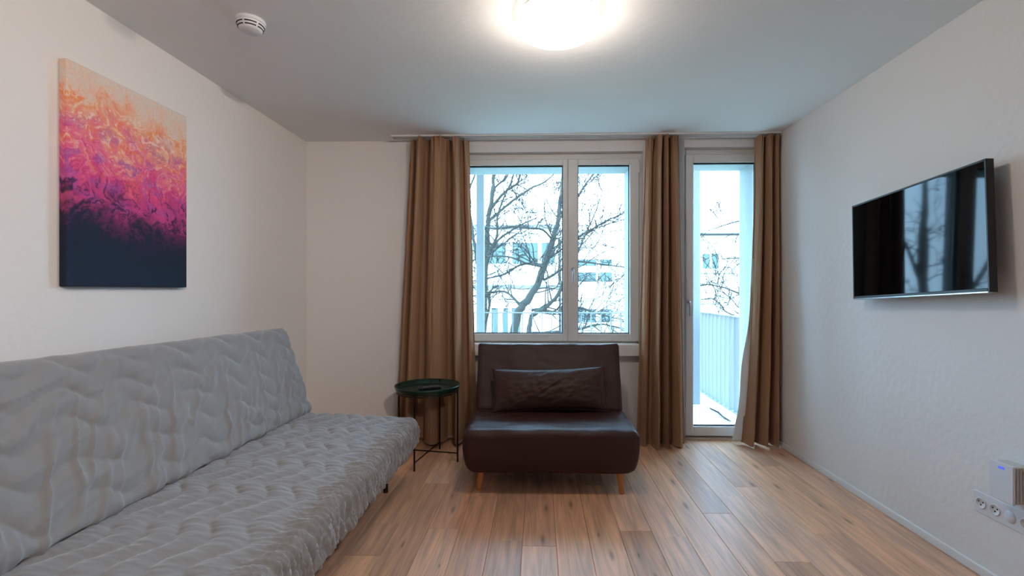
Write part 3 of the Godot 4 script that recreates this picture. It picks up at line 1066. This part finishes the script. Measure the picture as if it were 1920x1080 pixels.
func trees() -> void:
	tree("bare tree with a leaning mossy trunk in the middle of the window",
		[[-0.78, -1.75, -9.0, 0.12], [-0.53, -0.18, -9.0, 0.087], [-0.43, 0.64, -9.0, 0.080], [-0.33, 0.87, -9.0, 0.076], [-0.12, 1.13, -9.1, 0.070], [0.04, 1.49, -9.2, 0.065], [0.15, 1.79, -9.3, 0.060], [0.28, 2.23, -9.4, 0.055], [0.39, 2.65, -9.5, 0.045], [0.46, 3.18, -9.6, 0.038], [0.51, 3.69, -9.7, 0.033], [0.53, 4.59, -9.8, 0.022], [0.45, 6.02, -10.0, 0.010]],
		[[[0.39, 2.65, -9.5, 0.027], [0.59, 2.80, -9.6, 0.025], [0.81, 3.15, -9.7, 0.022], [0.98, 3.42, -9.8, 0.019], [1.16, 3.70, -10.0, 0.017], [1.41, 4.31, -10.0, 0.009]],
		[[0.06, 1.67, -9.2, 0.026], [-0.07, 1.69, -9.0, 0.023], [-0.25, 1.72, -8.8, 0.020], [-0.54, 1.82, -8.6, 0.017], [-0.91, 1.81, -8.4, 0.014], [-1.22, 1.71, -8.2, 0.009]],
		[[0.11, 1.70, -9.3, 0.026], [-0.11, 1.76, -9.6, 0.025], [-0.39, 1.74, -9.8, 0.022], [-0.74, 1.55, -10.0, 0.020], [-1.12, 1.46, -10.0, 0.017], [-1.60, 1.37, -10.0, 0.009]],
		[[-0.35, 0.92, -9.0, 0.031], [-0.57, 1.13, -9.1, 0.018], [-0.73, 1.19, -9.2, 0.021], [-1.03, 1.14, -9.2, 0.021], [-1.36, 1.08, -9.2, 0.010]],
		[[0.30, 2.21, -9.4, 0.016], [0.21, 2.41, -9.3, 0.013], [0.13, 2.61, -9.2, 0.010], [0.11, 2.80, -9.1, 0.010], [0.13, 3.04, -9.0, 0.006]],
		[[0.22, 1.85, -9.3, 0.021], [0.44, 2.00, -9.2, 0.018], [0.67, 2.16, -9.1, 0.016], [0.87, 2.21, -9.0, 0.013]],
		[[0.10, 1.41, -9.2, 0.026], [0.31, 1.52, -9.0, 0.020], [0.50, 1.65, -8.8, 0.018], [0.74, 1.73, -8.6, 0.017], [1.05, 1.68, -8.4, 0.014], [1.45, 1.61, -8.2, 0.009], [1.72, 1.52, -8.0, 0.005]],
		[[0.28, 2.21, -9.4, 0.021], [0.08, 2.39, -9.2, 0.018], [-0.20, 2.40, -9.0, 0.020], [-0.51, 2.42, -8.9, 0.018], [-0.85, 2.37, -8.8, 0.013], [-1.20, 2.45, -8.8, 0.008]]], 0.6)
	tree("bare tree forking low behind the railing right of the leaning trunk",
		[[-0.30, -1.75, -8.8, 0.075], [-0.25, -0.14, -8.7, 0.054], [-0.18, 0.42, -8.6, 0.049], [-0.12, 0.73, -8.6, 0.044], [0.13, 0.90, -8.4, 0.035], [0.34, 1.13, -8.3, 0.033], [0.50, 1.52, -8.2, 0.028], [0.70, 1.92, -8.2, 0.021], [0.83, 2.22, -8.2, 0.016], [0.94, 2.46, -8.1, 0.012], [1.09, 2.88, -8.0, 0.007]],
		[[[0.50, 1.48, -8.2, 0.023], [0.62, 2.06, -8.4, 0.019], [0.94, 2.28, -8.3, 0.017], [1.21, 2.43, -8.2, 0.014], [1.47, 2.53, -8.0, 0.011], [1.85, 2.73, -8.0, 0.007]],
		[[-0.12, 0.84, -8.6, 0.029], [0.05, 0.86, -8.5, 0.024], [0.28, 0.81, -8.3, 0.024], [0.43, 0.86, -8.2, 0.021], [0.70, 0.91, -8.1, 0.018], [0.91, 0.84, -8.0, 0.016], [1.18, 0.76, -8.0, 0.011], [1.47, 0.70, -8.0, 0.007]],
		[[-0.18, 0.42, -8.6, 0.024], [0.28, 0.48, -8.2, 0.021], [0.68, 0.55, -8.0, 0.020], [0.97, 0.64, -7.8, 0.018], [1.18, 0.63, -7.7, 0.009], [1.54, 0.54, -7.6, 0.004]]], 0.6)
	tree("bare many-branched tree behind the balcony post at the left of the window",
		[[-1.45, -1.75, -11.0, 0.11], [-1.38, -0.99, -11.0, 0.094], [-1.30, 0.51, -11.0, 0.081], [-1.24, 1.89, -11.0, 0.069], [-1.19, 2.77, -11.0, 0.056], [-1.10, 3.39, -11.0, 0.050], [-1.06, 3.77, -11.0, 0.037], [-1.09, 4.27, -11.0, 0.031], [-1.11, 5.15, -11.0, 0.019], [-1.06, 6.52, -11.0, 0.009]],
		[[[-1.15, 3.09, -11.0, 0.037], [-0.86, 3.39, -10.8, 0.031], [-0.63, 3.53, -10.6, 0.030], [-0.49, 3.59, -10.5, 0.030], [-0.37, 3.86, -10.3, 0.018], [-0.23, 4.33, -10.0, 0.009]],
		[[-1.17, 2.84, -11.0, 0.037], [-0.83, 3.18, -11.2, 0.032], [-0.45, 3.52, -11.4, 0.029], [-0.13, 3.76, -11.6, 0.026], [0.15, 3.93, -11.8, 0.020], [0.48, 4.26, -12.0, 0.017], [0.95, 4.67, -12.0, 0.008]],
		[[-1.10, 3.42, -11.0, 0.031], [-0.99, 3.73, -11.2, 0.025], [-0.80, 3.89, -11.3, 0.022], [-0.69, 4.21, -11.4, 0.016], [-0.52, 4.80, -11.5, 0.008]],
		[[-1.24, 1.76, -11.0, 0.044], [-1.09, 2.17, -10.8, 0.037], [-0.95, 2.48, -10.7, 0.027], [-0.93, 2.89, -10.6, 0.024], [-0.78, 3.27, -10.5, 0.021], [-0.57, 3.74, -10.4, 0.018], [-0.49, 4.19, -10.3, 0.009]],
		[[-1.08, 2.17, -10.8, 0.031], [-0.88, 2.45, -11.0, 0.028], [-0.60, 2.65, -11.1, 0.025], [-0.32, 2.82, -11.2, 0.019], [-0.03, 2.96, -11.3, 0.010]],
		[[-1.28, 1.01, -11.0, 0.050], [-1.51, 2.04, -11.3, 0.039], [-1.65, 2.84, -11.5, 0.033], [-1.75, 3.58, -11.6, 0.030], [-1.57, 4.15, -11.7, 0.023], [-1.41, 4.90, -11.8, 0.010]],
		[[-1.23, 2.02, -11.0, 0.031], [-0.92, 2.31, -11.5, 0.020], [-0.67, 2.53, -11.7, 0.017], [-0.41, 2.77, -12.0, 0.008]],
		[[-1.33, 0.26, -11.0, 0.037], [-1.14, 0.66, -10.5, 0.030], [-1.06, 0.97, -10.2, 0.026], [-1.06, 1.17, -10.0, 0.017], [-0.85, 1.31, -10.0, 0.007]]], 0.5)
	tree("bare tree whose arching branches show above the side railing in the glass door",
		[[4.9, -1.75, -8.0, 0.10], [4.65, -0.72, -8.0, 0.073], [4.39, 0.53, -8.0, 0.064], [4.30, 1.42, -8.0, 0.050], [4.21, 2.32, -8.0, 0.041], [4.12, 3.40, -8.0, 0.027], [4.03, 4.74, -8.0, 0.014]],
		[[[4.30, 0.93, -8.0, 0.023], [3.81, 1.01, -7.9, 0.018], [3.31, 1.15, -7.8, 0.016], [3.03, 1.24, -7.7, 0.013], [2.77, 1.30, -7.7, 0.011], [2.56, 1.28, -7.7, 0.005]],
		[[4.43, 0.26, -8.0, 0.023], [3.46, 0.71, -7.9, 0.013], [3.10, 0.84, -7.8, 0.013], [2.98, 0.98, -7.8, 0.013], [2.85, 1.07, -7.8, 0.011], [2.65, 1.05, -7.8, 0.007]],
		[[4.19, 2.50, -8.0, 0.023], [3.68, 2.43, -8.0, 0.016], [3.40, 2.38, -8.0, 0.014], [3.15, 2.31, -8.0, 0.011], [2.88, 2.22, -8.0, 0.007], [2.70, 2.15, -8.0, 0.005]],
		[[4.25, 1.80, -8.0, 0.023], [3.77, 1.78, -8.2, 0.014], [3.52, 1.77, -8.3, 0.012], [3.19, 1.76, -8.4, 0.006]],
		[[4.34, 0.71, -8.0, 0.023], [3.77, 0.84, -8.0, 0.014], [3.41, 0.89, -8.0, 0.011], [3.25, 1.06, -8.0, 0.009], [3.06, 1.20, -8.0, 0.005]]], 0.3)
	tree("bare tree far to the left of the window, seen only reflected in the television screen",
		[[-4.3, -1.75, -10.0, 0.13], [-4.2, 0.3, -10.0, 0.11], [-4.0, 1.8, -10.0, 0.085], [-3.9, 3.4, -9.9, 0.05], [-3.7, 5.2, -9.8, 0.015]],
		[[[-4.2, 0.4, -10.0, 0.06], [-4.8, 1.5, -9.8, 0.045], [-5.3, 2.9, -9.6, 0.03], [-5.5, 4.2, -9.5, 0.010]],
		[[-4.1, 1.2, -10.0, 0.05], [-3.5, 2.0, -9.6, 0.035], [-3.0, 2.6, -9.3, 0.025], [-2.7, 3.4, -9.2, 0.010]],
		[[-4.05, 1.5, -10.0, 0.05], [-4.5, 2.5, -10.6, 0.035], [-4.7, 3.6, -11.0, 0.012]],
		[[-4.2, 0.7, -10.0, 0.04], [-3.4, 1.2, -9.8, 0.03], [-2.7, 1.4, -9.7, 0.012]]], 0.9)

func pane_in(t: Node, x0: float, x1: float, y0: float, y1: float, z: float, mullions: Array) -> void:
	var st := begin()
	frame_of(st, x0, x1, y0, y1, z - 0.02, z + 0.05, 0.06, 0.06, 0.06, 0.06, 0.005)
	for m in mullions: span(st, Vector3(m - 0.05, y0, z - 0.02), Vector3(m + 0.05, y1, z + 0.06), 0.005)
	var w := put("window", done(st), M.facade, t)
	put("pane", one_box(Vector3(x0 + 0.05, y0 + 0.05, z - 0.05), Vector3(x1 - 0.05, y1 - 0.05, z + 0.01), 0.002), M.pane, w)

func buildings() -> void:
	structure("ground", one_box(Vector3(-60, -2.2, -90), Vector3(60, -1.7, -5.7), 0.01), M.ground)
	var o := Vector3(0, -1.7, -24)
	var t := thing("apartment_building", "white flat-roofed building with a dark window band behind the bare trees", "building", o)
	var wall := func(a: Vector3, b: Vector3, m: Material, called := "wall"):
		put(called, one_box(a - o, b - o, 0.01), m, t)
	wall.call(Vector3(-12, -1.7, -32), Vector3(1.0, 4.35, -24), M.facade)
	wall.call(Vector3(-12.2, 4.35, -32), Vector3(1.1, 4.55, -23.75), M.shade, "roof_edge")
	wall.call(Vector3(-12, 1.30, -24), Vector3(1.15, 1.48, -22.9), M.shade, "ledge")
	wall.call(Vector3(-12, -1.7, -24), Vector3(1.0, 1.30, -23.2), M.facade_pink, "lower_wall")
	for x in [[-9.0, -5.2, [-7.1]], [-5.0, -1.62, [-3.3]], [-1.40, 0.02, []], [0.1, 0.9, []]]:
		pane_in(t, x[0], x[1], 0 + 2.52 + 1.7, 3.70 + 1.7, 0.0, x[2])
	for x in [[-7.0, -5.6], [-2.40, -1.95], [-1.80, -1.45], [-1.40, -0.85]]:
		pane_in(t, x[0], x[1], -1.0 + 1.7, 0.40 + 1.7, 0.8, [])
	# the taller wing seen in the narrow sash
	var w := thing("residential_wing", "white building wing with rows of windows and a railing seen in the narrow sash", "building", Vector3(5, -1.7, -27))
	put("wall", one_box(Vector3(-3.7, 0, -8), Vector3(1.2, 6.35, 0), 0.01), M.facade, w)
	put("roof_edge", one_box(Vector3(-3.8, 6.35, -8), Vector3(1.3, 6.5, 0.2), 0.01), M.facade_pink, w)
	for r in [[4.25, 4.75], [3.35, 4.0], [1.0, 1.9], [-0.3, 0.45]]:
		for x in [[-2.95, -1.65], [-1.55, -0.75]]:
			if r[0] < 0.0: continue
			pane_in(w, x[0], x[1], r[0], r[1], 0.0, [])
	var st := begin()
	for y in [2.30, 1.72]: span(st, Vector3(-3.6, y, 0.85), Vector3(1.1, y + 0.05, 0.9), 0.005)
	for k in 5: span(st, Vector3(-3.6 + k * 1.17, 1.1, 0.85), Vector3(-3.55 + k * 1.17, 2.3, 0.9), 0.005)
	put("balcony_rail", done(st), M.shade, w)
	put("balcony_floor", one_box(Vector3(-3.65, 0.95, 0.0), Vector3(1.15, 1.1, 0.95), 0.01), M.facade, w)
	# the house beyond the glass door
	var h := thing("house", "cream house with a dark gutter and shuttered window seen through the glass door", "building", Vector3(10, -1.7, -25))
	put("wall", one_box(Vector3(-2.6, 0, -8), Vector3(4, 5.75, 0), 0.01), M.facade, h)
	st = begin()
	for s in [-1.0, 1.0]:
		var a := Vector3(-3.1, 5.72, 0.55) if s > 0 else Vector3(-3.1, 5.72, -8.5)
		var b := Vector3(-3.1, 7.0, -4)
		bx(st, (a + b) / 2 + Vector3(3.7, 0.06, 0), Vector3(7.6, 0.12, a.distance_to(b)), 0.01, Basis(Vector3.RIGHT, s * atan2(1.28, 4.5)))
	put("roof", done(st), M.facade_pink, h)
	st = begin()
	tube(st, [Vector3(-3.1, 5.80, 0.62), Vector3(4.5, 5.80, 0.62)], [0.07, 0.07], 10)
	put("gutter", done(st), M.black, h)
	pane_in(h, -1.42, -0.46, 4.0, 4.9, 0.0, [-0.94])
	put("ledge", one_box(Vector3(-1.5, 3.78, 0.0), Vector3(0.3, 3.84, 0.08), 0.005), M.shade, h)
